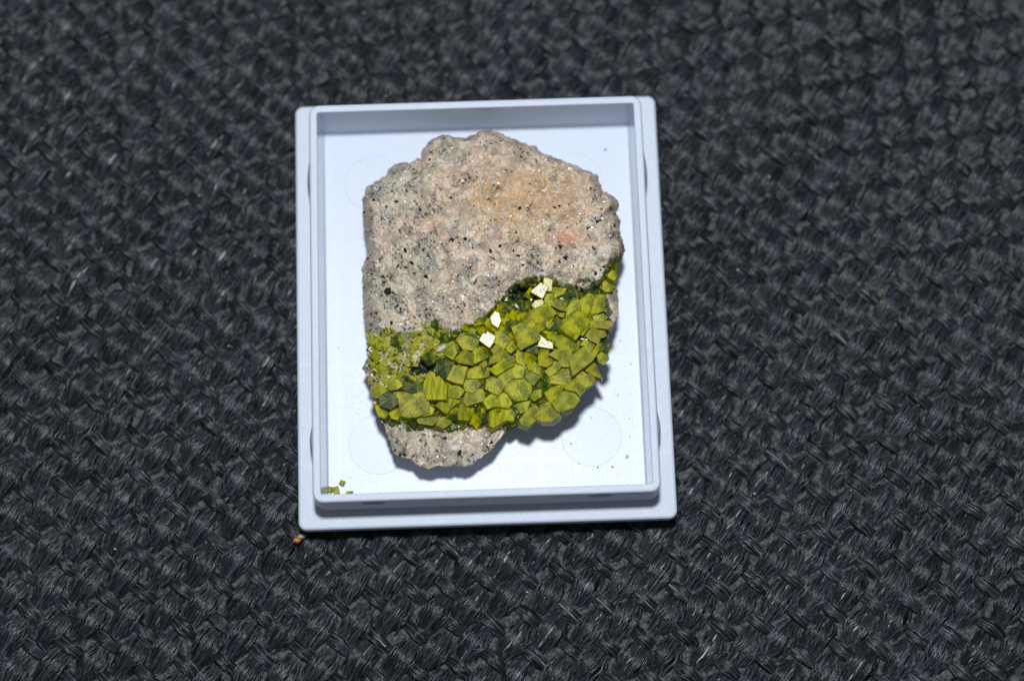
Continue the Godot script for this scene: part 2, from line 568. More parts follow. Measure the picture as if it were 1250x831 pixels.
func rock_height(x: float, z: float, to_edge: float, edge: float) -> float:   # above the tray's floor
	var broad := n_broad.get_noise_2d(x, z)
	var h := 5.75 + 0.03 * x + 0.65 * broad
	var seam := x - (lerpf(-5.1, -2.9, smoothstep(-10.0, -2.0, z)) + 0.25 * n_mid.get_noise_2d(z, 3.0))
	if z < 1.0:
		h += (0.32 * smoothstep(-0.1, 0.7, seam) - 0.2 * exp(-pow(seam / 0.16, 2.0))) * smoothstep(1.0, -3.0, z)
	var vein := 4.85 - 0.18 * maxf(0.0, z - 6.0) + 0.3 * broad
	h = lerpf(h, vein, smoothstep(-0.35, 0.6, z - upper(x) + 0.25 * n_mid.get_noise_2d(x, z)))
	h -= 0.85 * hollow(x, z)
	h = lerpf(h, 3.55 + 0.5 * broad, smoothstep(-0.5, 0.25, z - lower(x)))
	h += 0.12 * n_mid.get_noise_2d(x, z) + 0.08 * n_fine.get_noise_2d(x, z) + 0.07 * n_pit.get_noise_2d(x, z)
	var w := 1.0 - clampf(to_edge / 1.9, 0.0, 1.0)
	return lerpf(h, edge + 0.35 * n_mid.get_noise_2d(x * 0.7, z * 0.7), pow(w, 2.4))


func surface_at(x: float, z: float) -> Vector3:
	var e := reach(x, z)
	return Vector3(x, TRAY_FLOOR + rock_height(x, z, e.x, e.y), z)


func build_specimen() -> void:
	specimen = thing("mineral_specimen", "speckled tan granite chunk with a band of olive green square crystals in the white box", "mineral specimen", Vector3(ROCK_CENTRE.x, TRAY_FLOOR, ROCK_CENTRE.y))
	outline_tables()
	var home := specimen.position / MM
	var s := Shape.new()
	var rings := 150
	var skirt := 14
	for m in rings + skirt + 1:
		for k in TURNS:
			var a := -PI + TAU * k / TURNS
			var d := Vector2(cos(a), sin(a))
			var p: Vector2
			var y: float
			if m <= rings:
				var share := pow(float(m) / rings, 0.8)
				p = ROCK_CENTRE + d * radii[k] * share
				y = rock_height(p.x, p.y, radii[k] * (1.0 - share), edges[k])
			else:
				var down := float(m - rings) / skirt
				var rim := ROCK_CENTRE + d * radii[k]
				y = (edges[k] + 0.35 * n_mid.get_noise_2d(rim.x * 0.7, rim.y * 0.7)) * (1.0 - down) + 0.02
				var rough := 0.35 * n_mid.get_noise_3d(rim.x, y * 1.4, rim.y) + 0.15 * n_fine.get_noise_3d(rim.x, y, rim.y)
				p = rim - d * (1.2 * pow(down, 1.2) - rough * sin(PI * minf(down * 1.4, 1.0)))
			s.point(Vector3(p.x, TRAY_FLOOR + y, p.y), Vector3.UP, Color.WHITE, Vector2((p.x + 13.5) / 27.0, (p.y + 14.0) / 31.0))
	for m in rings + skirt:
		for k in TURNS:
			var l := (k + 1) % TURNS
			var a := m * TURNS
			for t in [[a + k, a + l, a + TURNS + l], [a + k, a + TURNS + l, a + TURNS + k]]:
				var q := (s.at[t[2]] - s.at[t[0]]).cross(s.at[t[1]] - s.at[t[0]])
				var away := s.at[t[0]] - Vector3(ROCK_CENTRE.x, TRAY_FLOOR + 1.0, ROCK_CENTRE.y)
				s.index.append(t[0])
				if q.dot(Vector3.UP if m < rings else away) < 0.0:
					s.index.append(t[2])
					s.index.append(t[1])
				else:
					s.index.append(t[1])
					s.index.append(t[2])
	s.smooth()
	var granite := StandardMaterial3D.new()
	granite.albedo_texture = granite_picture()
	granite.roughness = 0.5
	granite.metallic_specular = 0.5
	granite.clearcoat_enabled = true
	granite.clearcoat = 0.18
	granite.clearcoat_roughness = 0.22
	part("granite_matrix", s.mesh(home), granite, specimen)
	build_grains(home)
	build_crust(home)
	build_crystals(home)


func granite_picture() -> ImageTexture:
	var w := 720
	var h := 826
	var data := PackedByteArray()
	data.resize(w * h * 3)
	var n_tint := noise(21, 0.16, 3)
	var n_speck := noise(22, 2.6, 2)
	var n_patch := noise(23, 0.45, 2)
	var n_rust := noise(24, 0.9, 3)
	var cream := Color(0.745, 0.685, 0.600)
	var pink := Color(0.760, 0.660, 0.585)
	var pale := Color(0.720, 0.705, 0.660)
	var quartz := Color(0.560, 0.515, 0.485)
	var smoke := Color(0.400, 0.375, 0.355)
	var ink := Color(0.10, 0.10, 0.095)
	var at := 0
	for j in h:
		var z := -14.0 + 31.0 * (j + 0.5) / h
		for i in w:
			var x := -13.5 + 27.0 * (i + 0.5) / w
			var wx := x + 0.22 * n_mid.get_noise_2d(x + 40.0, z)
			var wz := z + 0.22 * n_mid.get_noise_2d(x, z + 40.0)
			var g := n_grain.get_noise_2d(wx, wz) * 0.5 + 0.5
			var f := n_small_grain.get_noise_2d(wx, wz)
			var tint := n_tint.get_noise_2d(x, z)
			var c := cream
			if g < 0.30:
				c = quartz.lerp(smoke, clampf(0.5 + f * 0.6 - g, 0.0, 1.0))
			elif g < 0.52:
				c = pale
			elif g < 0.76:
				c = cream
			else:
				c = pink
			c = c.lerp(Color(0.715, 0.655, 0.585), 0.45)
			var light := 1.13 + 0.13 * f + 0.16 * n_fine.get_noise_2d(x, z)
			c = Color(c.r * light, c.g * light, c.b * light)
			# greenish grey to the left, pink and rust towards the upper right
			var rust := clampf(1.15 - Vector2((x - 4.0) / 7.5, (z + 8.3) / 4.3).length() + 0.8 * n_rust.get_noise_2d(x, z), 0.0, 1.0)
			c = c.lerp(Color(0.78, 0.62, 0.44), 0.75 * rust)
			if rust > 0.75 and n_speck.get_noise_2d(x * 0.8, z * 0.8) > 0.42:
				c = c.lerp(Color(0.73, 0.46, 0.18), 0.55)
			c = c.lerp(Color(0.76, 0.63, 0.54), clampf(0.5 + 2.0 * tint, 0.0, 1.0) * 0.35 * smoothstep(0.0, -6.0, z))
			c = c.lerp(Color(0.66, 0.64, 0.56), clampf(0.3 - 2.2 * tint, 0.0, 0.4) * smoothstep(2.0, -5.0, x))
			var ember := 1.0 - Vector2((x - 7.6) / 1.9, (z + 4.6) / 1.0).length() + 0.9 * n_rust.get_noise_2d(x * 2.0, z * 2.0)
			c = c.lerp(Color(0.85, 0.50, 0.36), clampf(ember * 0.8, 0.0, 0.6) * (0.75 + 0.5 * f))
			# black specks, thicker in patches and to the left
			var patch := n_patch.get_noise_2d(x, z) + 0.16 * smoothstep(3.0, -8.0, x) - 0.25 * rust
			var speck := n_speck.get_noise_2d(wx, wz)
			c = c.lerp(ink, smoothstep(0.52, 0.60, speck + 0.42 * patch) * 0.92)
			c = c.lerp(Color(0.36, 0.35, 0.33), clampf((patch - 0.2) * 1.4, 0.0, 0.2))
			var lime := n_speck.get_noise_2d(x + 90.0, z)
			if lime > 0.62:
				c = c.lerp(Color(0.62, 0.60, 0.16), 0.75)
			# the band of crystals: dark green bed, yellow crust to the left, granite showing through there
			var v := vein_share(x, z)
			if v > 0.0:
				var left := smoothstep(-2.2, -4.2, x) * smoothstep(9.5, 7.0, z)
				var bed := Color(0.27, 0.32, 0.05).lerp(Color(0.48, 0.48, 0.07), clampf(0.5 + 1.4 * n_mid.get_noise_2d(x * 1.5, z * 1.5), 0.0, 1.0))
				var crust := Color(0.62, 0.60, 0.13).lerp(Color(0.45, 0.46, 0.10), clampf(0.5 + 1.5 * n_fine.get_noise_2d(x, z), 0.0, 1.0))
				v *= 1.0 - 0.9 * left * smoothstep(-0.06, 0.08, n_mid.get_noise_2d(x * 0.8 + 7.0, z * 0.8))
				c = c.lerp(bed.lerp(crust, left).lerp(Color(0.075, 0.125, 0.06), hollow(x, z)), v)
			data[at] = clampi(int(c.r * 255.0), 0, 255)
			data[at + 1] = clampi(int(c.g * 255.0), 0, 255)
			data[at + 2] = clampi(int(c.b * 255.0), 0, 255)
			at += 3
	return ImageTexture.create_from_image(Image.create_from_data(w, h, false, Image.FORMAT_RGB8, data))


# A small faceted lump.
func lump(size: Vector3, rough: float) -> Shape:
	var s := Shape.new()
	var ring := []
	for k in 6:
		var a := TAU * k / 6.0
		var r := rng.randf_range(1.0 - rough, 1.0 + rough)
		ring.append(Vector3(cos(a) * r * size.x, rng.randf_range(-0.2, 0.2) * size.y, sin(a) * r * size.z))
	var cap := []
	for p in ring:
		cap.append(Vector3(p.x * 0.55 + rng.randf_range(-0.1, 0.1) * size.x, size.y * rng.randf_range(0.8, 1.0), p.z * 0.55))
	var foot := Vector3(0, -size.y, 0)
	for k in 6:
		var l := (k + 1) % 6
		var away: Vector3 = ring[k] + ring[l]
		s.flat([ring[k], ring[l], cap[l]], Color.WHITE, away)
		s.flat([ring[k], cap[l], cap[k]], Color.WHITE, away)
		s.flat([ring[k], ring[l], foot], Color.WHITE, away + foot)
	for k in range(1, 5):
		s.flat([cap[0], cap[k], cap[k + 1]], Color.WHITE, Vector3.UP)
	return s


func build_grains(home: Vector3) -> void:
	var black := StandardMaterial3D.new()
	black.albedo_color = Color(0.11, 0.115, 0.12)
	black.roughness = 0.6
	black.metallic_specular = 0.25
	var lumps: Array[ArrayMesh] = []
	for v in 8:
		lumps.append(lump(Vector3(1.0, 0.4, rng.randf_range(0.4, 0.9)), 0.5).mesh())
	for g in [[-7.58, -9.62, 0.18], [-7.23, -8.61, 0.21], [-5.63, -8.64, 0.18], [-5.21, -7.86, 0.25], [-5.04, -9.15, 0.18], [-8.19, -8.19, 0.18], [-4.16, -12.42, 0.14], [-0.04, -10.52, 0.14], [-2.43, -8.68, 0.18], [-0.41, -7.85, 0.18], [0.91, -8.34, 0.18], [-6.60, -4.12, 0.32], [-5.36, -4.46, 0.18], [-5.97, -2.82, 0.25], [-7.28, -2.64, 0.18], [-4.85, -1.59, 0.29], [-4.35, -1.27, 0.18], [-5.78, -1.92, 0.14], [-8.11, -0.42, 0.36], [-6.76, 0.14, 0.14], [-7.35, 0.94, 0.18], [-7.07, 1.25, 0.14], [-7.95, 2.48, 0.21], [-4.85, 1.39, 0.18], [-3.06, 1.60, 0.14], [-1.15, -4.77, 0.25], [-2.46, -4.74, 0.29], [-0.60, -4.00, 0.14], [0.98, -3.57, 0.21], [1.87, -4.14, 0.21], [1.56, -3.48, 0.14], [3.01, -3.58, 0.25], [3.35, -3.12, 0.18], [3.65, -7.49, 0.18], [3.29, -5.38, 0.25], [7.21, -7.53, 0.32], [6.70, -7.39, 0.18], [9.67, -5.40, 0.29], [10.49, -5.98, 0.25], [12.07, -7.06, 0.21], [12.01, -5.85, 0.21], [7.14, -3.74, 0.29], [8.37, -3.70, 0.18], [7.54, -2.83, 0.32], [6.94, -2.40, 0.21], [3.76, -2.28, 0.14], [1.69, -0.85, 0.14], [10.14, -1.24, 0.21], [10.59, -1.53, 0.21], [10.82, -1.82, 0.18], [11.87, -2.76, 0.21], [-5.73, 11.61, 0.18], [-3.46, 12.49, 0.18], [-7.48, 13.66, 0.25], [-7.13, 13.74, 0.21], [-2.28, 13.76, 0.32], [0.52, 12.98, 0.25], [0.09, 13.33, 0.18], [-9.26, -8.98, 0.21], [-8.09, -9.40, 0.14], [-8.96, -9.66, 0.11], [-10.22, -8.25, 0.18], [-2.42, -11.59, 0.11], [-9.25, 2.88, 0.11], [-4.67, 3.03, 0.14], [-1.75, 0.98, 0.11], [-4.08, 2.53, 0.11], [-9.95, -2.20, 0.14], [-10.13, 4.32, 0.18], [-9.79, 5.51, 0.21], [-9.50, 4.93, 0.18], [-9.09, 5.83, 0.18], [-5.68, -9.94, 0.14], [2.19, -14.30, 0.11], [4.67, -9.75, 0.11], [-3.35, -9.63, 0.11], [-0.87, -2.20, 0.14], [1.01, -2.29, 0.11]]:  # the cluster by the vein's left end stands in for a dark crack
		var p := surface_at(g[0], g[1])
		var o := part("dark_grain", lumps[rng.randi() % 8], black, specimen, p - home)
		o.rotation.y = rng.randf() * TAU
		o.scale = Vector3.ONE * minf(g[2], 0.27) * rng.randf_range(0.8, 1.1)
	# glittering flakes, far too small and many to count
	var s := Shape.new()
	var n_sheen := noise(31, 0.3, 2)
	var made := 0
	while made < 8000:
		var x := rng.randf_range(-11.5, 12.0)
		var z := rng.randf_range(-13.5, 15.5)
		var e := reach(x, z)
		if e.x < 0.5 or vein_share(x, z) > 0.4 or rng.randf() > 0.55 + 1.2 * n_sheen.get_noise_2d(x, z):
			continue
		made += 1
		var p := Vector3(x, TRAY_FLOOR + rock_height(x, z, e.x, e.y) + 0.025, z)
		var n := Vector3(rng.randfn(0.0, 0.19), 1.0, rng.randfn(0.03, 0.19)).normalized()
		var side := n.cross(Vector3(rng.randf_range(-1, 1), 0, rng.randf_range(-1, 1))).normalized()
		var fore := n.cross(side)
		var r := 0.022 + 0.062 * pow(rng.randf(), 3.0)
		var c := []
		for k in 5:
			var a := TAU * k / 5.0
			c.append(p + (side * cos(a) + fore * sin(a) * 0.7) * r * rng.randf_range(0.7, 1.2))
		s.flat(c, Color(0.5, 0.47, 0.42) * rng.randf_range(0.6, 1.0), Vector3.UP)
	for k in 1300:   # and glassy slivers between the crystals
		var x := rng.randf_range(-10.0, 11.5)
		var z := rng.randf_range(-5.0, 12.5)
		var e := reach(x, z)
		if e.x < 0.2 or vein_share(x, z) < 0.5:
			continue
		var p := Vector3(x, TRAY_FLOOR + rock_height(x, z, e.x, e.y) + rng.randf_range(0.1, 0.7), z)
		var n := Vector3(rng.randfn(0.0, 0.2), 1.0, rng.randfn(0.03, 0.2)).normalized()
		var side := n.cross(Vector3(rng.randf_range(-1, 1), 0, rng.randf_range(-1, 1))).normalized()
		var fore := n.cross(side)
		var r := 0.03 + 0.06 * pow(rng.randf(), 2.0)
		var c := []
		for q in 4:
			var a := TAU * q / 4.0
			c.append(p + (side * cos(a) + fore * sin(a) * 0.6) * r * rng.randf_range(0.7, 1.2))
		s.flat(c, Color(0.36, 0.37, 0.03) * rng.randf_range(0.5, 1.1), Vector3.UP)
	var mica := StandardMaterial3D.new()
	mica.vertex_color_use_as_albedo = true
	mica.roughness = 0.24
	mica.metallic_specular = 0.6
	part("mica_flakes", s.mesh(home), mica, specimen).set_meta("kind", "stuff")


# ---------------------------------------------------------------- crystals

func crystal_look(kind: String) -> StandardMaterial3D:
	if crystal_looks.has(kind):
		return crystal_looks[kind]
	var m := StandardMaterial3D.new()
	var tones: Dictionary = {
		"o": [Color(0.525, 0.53, 0.0), Color(0.675, 0.66, 0.012), 0.30], "g": [Color(0.66, 0.62, 0.10), Color(0.78, 0.72, 0.2), 0.27], "s": [Color(0.62, 0.60, 0.06), Color(0.74, 0.70, 0.14), 0.35],
		"d": [Color(0.20, 0.27, 0.05), Color(0.38, 0.42, 0.07), 0.3], "y": [Color(0.62, 0.62, 0.06), Color(0.72, 0.71, 0.16), 0.42], "p": [Color(0.58, 0.57, 0.14), Color(0.67, 0.65, 0.22), 0.5],
		"r": [Color(0.60, 0.60, 0.03), Color(0.70, 0.69, 0.08), 0.4], "q": [Color(0.52, 0.53, 0.12), Color(0.60, 0.60, 0.19), 0.45], "l": [Color(0.42, 0.52, 0.07), Color(0.56, 0.60, 0.1), 0.4],
		"w": [Color(0.68, 0.64, 0.60), Color(0.75, 0.72, 0.69), 0.4],
	}
	var t: Array = tones[kind]
	m.albedo_color = Color.WHITE
	m.vertex_color_use_as_albedo = true
	var number := 60 + crystal_looks.size() * 3
	var deep: Color = t[0]
	m.albedo_texture = picture(FastNoiseLite.TYPE_SIMPLEX, 0.012, 5, number, [[0.12, 0.36, 0.62, 0.85], [Color(deep.r * 0.80, deep.g * 0.86, deep.b), deep, t[1], t[1].lightened(0.08)]], 256)
	m.roughness = t[2]
	m.clearcoat_enabled = kind != "g"
	m.clearcoat = 0.35
	m.clearcoat_roughness = 0.14
	m.metallic_specular = 0.55 if kind in ["g", "s"] else 0.28
	m.heightmap_enabled = true
	m.heightmap_scale = 0.0016 if kind != "g" else 0.0012
	m.heightmap_texture = picture(FastNoiseLite.TYPE_SIMPLEX, 0.045, 4, number + 1, [], 256)
	triplanar(m, 3.6)
	if kind == "r":
		m.uv1_scale = Vector3(900.0, 300.0, 120.0)
		m.heightmap_scale = 0.004
	if kind != "w":   # light shines a little way through
		m.backlight_enabled = true
		m.backlight = Color(0.36, 0.36, 0.03) if kind != "d" else Color(0.3, 0.42, 0.1)
	crystal_looks[kind] = m
	return m


# A tabular crystal: a chamfered plate whose top is the polygon «plan» (x, z pairs about «at») on the plane across «n».
func crystal(at: Vector3, n: Vector3, thick: float, plan: PackedVector2Array) -> Shape:
	var s := Shape.new()
	var count := plan.size()
	var outer := []
	var inner := []
	var foot := []
	var middle := Vector2.ZERO
	for p in plan:
		middle += p / count
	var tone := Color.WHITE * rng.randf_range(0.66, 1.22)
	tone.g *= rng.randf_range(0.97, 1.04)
	var shift := Vector3(rng.randf_range(-0.06, 0.06), 0, rng.randf_range(-0.06, 0.06))
	for p in plan:
		var q := Vector3(p.x, -(n.x * p.x + n.z * p.y) / n.y, p.y)
		var d := p - middle
		var pull := d.normalized() * minf(0.06, d.length() * 0.3)
		var i := p - pull
		inner.append(Vector3(i.x, -(n.x * i.x + n.z * i.y) / n.y, i.y))
		outer.append(q - n * 0.032)
		foot.append(q * 1.05 - n * thick + shift)
	for k in count:
		var l := (k + 1) % count
		var away: Vector3 = outer[k] + outer[l]
		s.flat([inner[k], inner[l], outer[l]], tone * 1.75, n + away)  # edge colour brightened, standing in for light caught and let through
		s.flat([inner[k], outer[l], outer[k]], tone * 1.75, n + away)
		# sides in ledges, as stacked growth layers
		var up_k: Vector3 = outer[k]
		var up_l: Vector3 = outer[l]
		var ledges := 3
		for e in ledges:
			var f := (e + 1.0) / ledges
			var down_k: Vector3 = outer[k].lerp(foot[k], f)
			var down_l: Vector3 = outer[l].lerp(foot[l], f)
			var jut := (0.03 if e == 1 else 0.0)
			down_k += Vector3(outer[k].x, 0, outer[k].z).normalized() * jut
			down_l += Vector3(outer[l].x, 0, outer[l].z).normalized() * jut
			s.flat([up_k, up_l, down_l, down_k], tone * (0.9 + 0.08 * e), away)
			up_k = down_k
			up_l = down_l
	# the top face, a little hollow or domed
	var hub := Vector3(middle.x, -(n.x * middle.x + n.z * middle.y) / n.y, middle.y)
	var first := s.at.size()
	var lean := Vector2(rng.randfn(0.0, 0.09), rng.randfn(0.0, 0.09))
	s.point(hub, n, tone)
	for p in inner:
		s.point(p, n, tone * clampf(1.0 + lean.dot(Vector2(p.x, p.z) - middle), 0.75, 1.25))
	for k in count:
		s.tri(first, first + 1 + k, first + 1 + (k + 1) % count)
	# a growth step on top of some: a thin smaller plate set into one corner
	if thick > 0.55 and rng.randf() < 0.6:
		var corner: Vector3 = inner[rng.randi() % count]
		var lift := n * 0.06
		var step := []
		var share := rng.randf_range(0.55, 0.75)
		for p in inner:
			step.append(corner.lerp(p, share) + (hub - corner) * 0.06 + lift)
		for k in count:
			var l := (k + 1) % count
			s.flat([step[k], step[l], step[l] - lift * 1.9, step[k] - lift * 1.9], tone * 1.5, step[k] + step[l] - step[(k + 2) % count] - step[(k + 2) % count])  # riser colour brightened as a painted edge highlight
		for k in range(1, count - 1):
			s.flat([step[0], step[k], step[k + 1]], tone * 1.02, n)
	return s


func set_crystal(at: Vector3, n: Vector3, thick: float, kind: String, numbers_: Array) -> void:
	var plan := PackedVector2Array()
	for i in range(0, numbers_.size(), 2):
		plan.append(Vector2(numbers_[i], numbers_[i + 1]) * (1.03 if kind in ["g", "s", "w"] else 1.14))
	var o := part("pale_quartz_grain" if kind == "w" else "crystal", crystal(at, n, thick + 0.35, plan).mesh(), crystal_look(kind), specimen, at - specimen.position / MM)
	if kind == "g":
		o.set_meta("label", "crystal plate flashing pale gold in the light")


func build_crystals(home: Vector3) -> void:
	set_crystal(Vector3(5.89, 4.54, -0.68), Vector3(-0.098, 0.993, 0.062), 0.50, "s", [-0.35, -0.78, 0.51, -0.77, 0.34, 0.81, -0.13, 0.74, -0.37, 0.01])
	set_crystal(Vector3(5.24, 4.81, 0.06), Vector3(0.023, 0.996, 0.088), 0.50, "g", [-0.88, 0.12, 0.04, -0.68, 0.69, -0.23, 0.15, 0.78])
	set_crystal(Vector3(4.96, 4.54, 1.22), Vector3(-0.068, 0.992, 0.104), 0.50, "s", [-0.56, 0.09, -0.20, -0.32, 0.39, -0.37, 0.61, -0.05, -0.23, 0.65])
	set_crystal(Vector3(5.13, 4.54, 2.24), Vector3(0.063, 0.974, 0.215), 0.60, "o", [-1.08, 0.04, -0.80, -0.33, 0.51, -0.88, 0.96, -0.53, 1.30, -0.07, 0.54, 0.45, -0.48, 0.81, -0.94, 0.50])
	set_crystal(Vector3(5.18, 4.37, 3.24), Vector3(-0.204, 0.979, -0.005), 0.50, "o", [-0.54, -0.14, 0.41, -0.50, 0.42, 0.11, -0.29, 0.53])
	set_crystal(Vector3(5.96, 4.27, 2.68), Vector3(-0.215, 0.974, 0.077), 0.50, "o", [-0.37, -0.04, 0.35, -0.61, 0.29, 0.02, -0.27, 0.63])
	set_crystal(Vector3(6.39, 4.00, 3.08), Vector3(0.010, 0.995, -0.103), 0.60, "d", [-0.71, 0.32, -0.08, -0.81, 0.57, -0.46, 0.57, 0.45, -0.36, 0.50])
	set_crystal(Vector3(6.92, 4.27, 1.41), Vector3(-0.165, 0.966, 0.200), 0.50, "p", [-0.65, -0.05, -0.32, -0.56, 0.52, -0.19, 0.49, 0.49, -0.04, 0.30])
	set_crystal(Vector3(8.05, 4.81, 3.25), Vector3(0.142, 0.989, -0.038), 0.90, "o", [-1.07, 0.26, -0.93, -0.30, 0.29, -1.36, 1.25, -0.31, 1.25, -0.15, 0.10, 1.26, -0.89, 0.58])
	set_crystal(Vector3(8.08, 4.40, 1.70), Vector3(-0.142, 0.989, -0.031), 0.70, "o", [-0.70, 1.03, -0.50, -0.09, -0.09, -0.71, 0.53, -0.67, 0.65, 0.23, 0.11, 0.20])
	set_crystal(Vector3(9.21, 4.40, 1.36), Vector3(0.123, 0.992, -0.006), 0.70, "o", [-0.62, 0.17, -0.44, -0.40, 0.21, -0.88, 0.75, -0.72, 0.56, 0.01, -0.04, 1.17, -0.41, 0.65])
	set_crystal(Vector3(10.21, 4.19, 1.44), Vector3(0.070, 0.980, 0.184), 0.80, "o", [-0.64, -0.80, 0.61, -0.79, 0.63, -0.17, 0.49, 0.44, -0.31, 0.74, -0.77, 0.58])
	set_crystal(Vector3(10.36, 4.27, 3.19), Vector3(-0.208, 0.977, 0.054), 0.60, "p", [-0.89, -0.14, -0.72, -0.36, 0.81, -0.23, 0.99, 0.10, 0.55, 0.42, -0.75, 0.19])
	set_crystal(Vector3(9.80, 4.27, 4.31), Vector3(0.110, 0.994, 0.001), 0.60, "p", [-0.70, -0.08, -0.37, -0.56, 0.57, -0.48, 0.46, 0.24, 0.29, 0.56, -0.25, 0.32])
	set_crystal(Vector3(10.58, 4.13, 4.07), Vector3(-0.024, 0.981, 0.190), 0.50, "o", [-0.29, -0.24, 0.21, -0.22, 0.28, 0.16, -0.19, 0.30])
	set_crystal(Vector3(9.02, 4.54, 3.77), Vector3(-0.144, 0.986, -0.081), 0.50, "o", [-0.38, 0.32, 0.27, -0.53, 0.34, -0.20, -0.23, 0.41])
	set_crystal(Vector3(7.00, 4.00, -0.37), Vector3(-0.200, 0.979, -0.032), 0.50, "y", [-0.47, -0.60, 0.16, -0.79, 0.59, -0.01, 0.26, 0.53, -0.53, 0.87])
	set_crystal(Vector3(6.00, 4.13, 0.76), Vector3(0.103, 0.995, -0.002), 0.60, "o", [-0.31, -0.46, 0.32, -0.54, 0.36, 0.27, 0.04, 0.63, -0.41, 0.10])
	set_crystal(Vector3(8.12, 4.00, 0.07), Vector3(-0.109, 0.991, -0.081), 0.50, "d", [-0.45, -0.34, -0.05, -0.57, 0.39, 0.04, 0.37, 0.45, -0.25, 0.41])
	set_crystal(Vector3(11.12, 3.94, -0.25), Vector3(-0.018, 0.976, 0.219), 0.50, "o", [-0.72, -0.09, -0.23, -0.60, 0.53, -0.04, 0.44, 0.34, -0.03, 0.40])
	set_crystal(Vector3(11.67, 3.89, -1.30), Vector3(-0.032, 0.994, -0.105), 0.40, "o", [-0.59, -0.00, 0.06, -0.48, 0.43, 0.04, 0.09, 0.44])
	set_crystal(Vector3(11.09, 3.94, 1.87), Vector3(-0.183, 0.979, 0.088), 0.50, "d", [-0.38, -0.19, 0.09, -0.31, 0.31, 0.02, -0.02, 0.47])
	set_crystal(Vector3(6.97, 4.27, 2.24), Vector3(0.041, 0.982, 0.184), 0.40, "p", [-0.42, -0.18, 0.36, -0.16, 0.19, 0.21, -0.12, 0.13])
	set_crystal(Vector3(10.43, 4.16, 2.58), Vector3(0.087, 0.996, 0.018), 0.40, "o", [-0.62, -0.12, 0.25, -0.35, 0.63, -0.03, 0.30, 0.25, -0.56, 0.24])
	set_crystal(Vector3(5.46, 4.54, 4.68), Vector3(-0.058, 0.996, 0.073), 0.40, "g", [-0.47, -0.68, 0.21, -0.14, 0.70, 0.08, 0.66, 0.65, -0.70, 0.35, -0.41, -0.25])
	set_crystal(Vector3(7.32, 4.13, 4.84), Vector3(0.141, 0.986, 0.086), 0.70, "o", [-1.10, -0.42, 0.09, -0.89, 1.08, -0.27, 0.97, 0.43, 0.42, 0.67, -0.43, 0.51, -1.03, -0.03])
	set_crystal(Vector3(5.47, 4.27, 6.07), Vector3(-0.211, 0.977, -0.011), 0.50, "o", [-0.57, -0.38, -0.40, -0.81, 0.29, -0.63, 0.23, -0.08, 0.57, 0.11, 0.44, 0.50, 0.05, 0.71, -0.60, 0.57])
	set_crystal(Vector3(6.91, 4.25, 6.22), Vector3(-0.060, 0.975, 0.216), 0.60, "p", [-1.05, -0.39, -0.42, -0.78, 0.78, -0.61, 0.74, 0.52, 0.39, 0.62, -0.15, 0.55, -0.29, 0.09])
	set_crystal(Vector3(8.62, 4.44, 6.25), Vector3(0.132, 0.987, -0.090), 0.80, "q", [-0.97, 0.19, -0.68, -0.38, 0.45, -1.19, 1.02, -0.13, 0.93, 0.11, -0.75, 1.40])
	set_crystal(Vector3(9.22, 4.13, 5.00), Vector3(0.113, 0.994, -0.005), 0.50, "o", [-0.61, 0.03, -0.27, -0.53, 0.56, -0.04, 0.31, 0.51, 0.01, 0.03])
	set_crystal(Vector3(9.97, 4.13, 5.39), Vector3(-0.197, 0.968, 0.154), 0.70, "o", [-0.37, 0.18, 0.11, -0.47, 0.42, -0.37, -0.16, 0.66])
	set_crystal(Vector3(10.48, 3.97, 6.20), Vector3(0.057, 0.976, 0.211), 0.70, "q", [-0.47, -0.21, -0.11, -0.51, 0.46, -0.19, 0.49, 0.11, 0.01, 0.52, -0.37, 0.28])
	set_crystal(Vector3(10.75, 3.94, 5.32), Vector3(0.115, 0.992, -0.057), 0.70, "d", [-0.60, 0.19, -0.27, -0.29, 0.37, -0.45, 0.42, 0.03, 0.08, 0.52])
	set_crystal(Vector3(8.93, 3.88, 7.88), Vector3(0.083, 0.992, 0.091), 0.80, "o", [-0.89, -0.22, -0.41, -0.68, 0.20, -0.28, 0.36, -0.44, 0.77, 0.07, 0.64, 0.42, -0.07, 0.80, -0.60, 0.33])
	set_crystal(Vector3(9.61, 3.78, 7.19), Vector3(-0.176, 0.979, -0.099), 0.70, "o", [-0.90, -0.23, -0.26, -0.75, 0.12, -0.64, 0.60, 0.53, 0.52, 0.69, -0.08, 0.40])
	set_crystal(Vector3(6.17, 3.95, 6.92), Vector3(-0.167, 0.986, 0.024), 0.50, "o", [-0.73, 0.22, -0.01, -0.60, 0.60, -0.40, 0.51, 0.07, -0.37, 0.72])
	set_crystal(Vector3(6.59, 3.75, 7.67), Vector3(-0.068, 0.993, -0.095), 0.70, "o", [-1.40, -0.02, -0.47, -0.13, 0.64, -0.89, 1.16, -0.21, 0.81, 0.74, -0.73, 0.50])
	set_crystal(Vector3(4.39, 4.13, 5.29), Vector3(-0.064, 0.991, -0.119), 0.50, "d", [-0.59, -0.14, 0.43, -0.50, 0.44, 0.16, 0.24, 0.40, -0.52, 0.07])
	set_crystal(Vector3(4.42, 3.94, 6.80), Vector3(-0.097, 0.993, -0.071), 0.50, "o", [-0.52, -0.17, -0.07, -0.72, 0.59, 0.13, 0.38, 0.60, -0.38, 0.16])
	set_crystal(Vector3(4.33, 3.75, 7.37), Vector3(-0.168, 0.985, 0.028), 0.50, "l", [-0.73, -0.73, 0.65, -0.55, 0.70, 0.16, -0.02, 0.90, -0.61, 0.22])
	set_crystal(Vector3(1.25, 4.54, 2.49), Vector3(-0.018, 0.999, 0.034), 0.50, "g", [-0.52, -0.14, -0.05, -0.73, 0.32, -0.54, 0.47, 0.18, 0.14, 0.80, -0.36, 0.43])
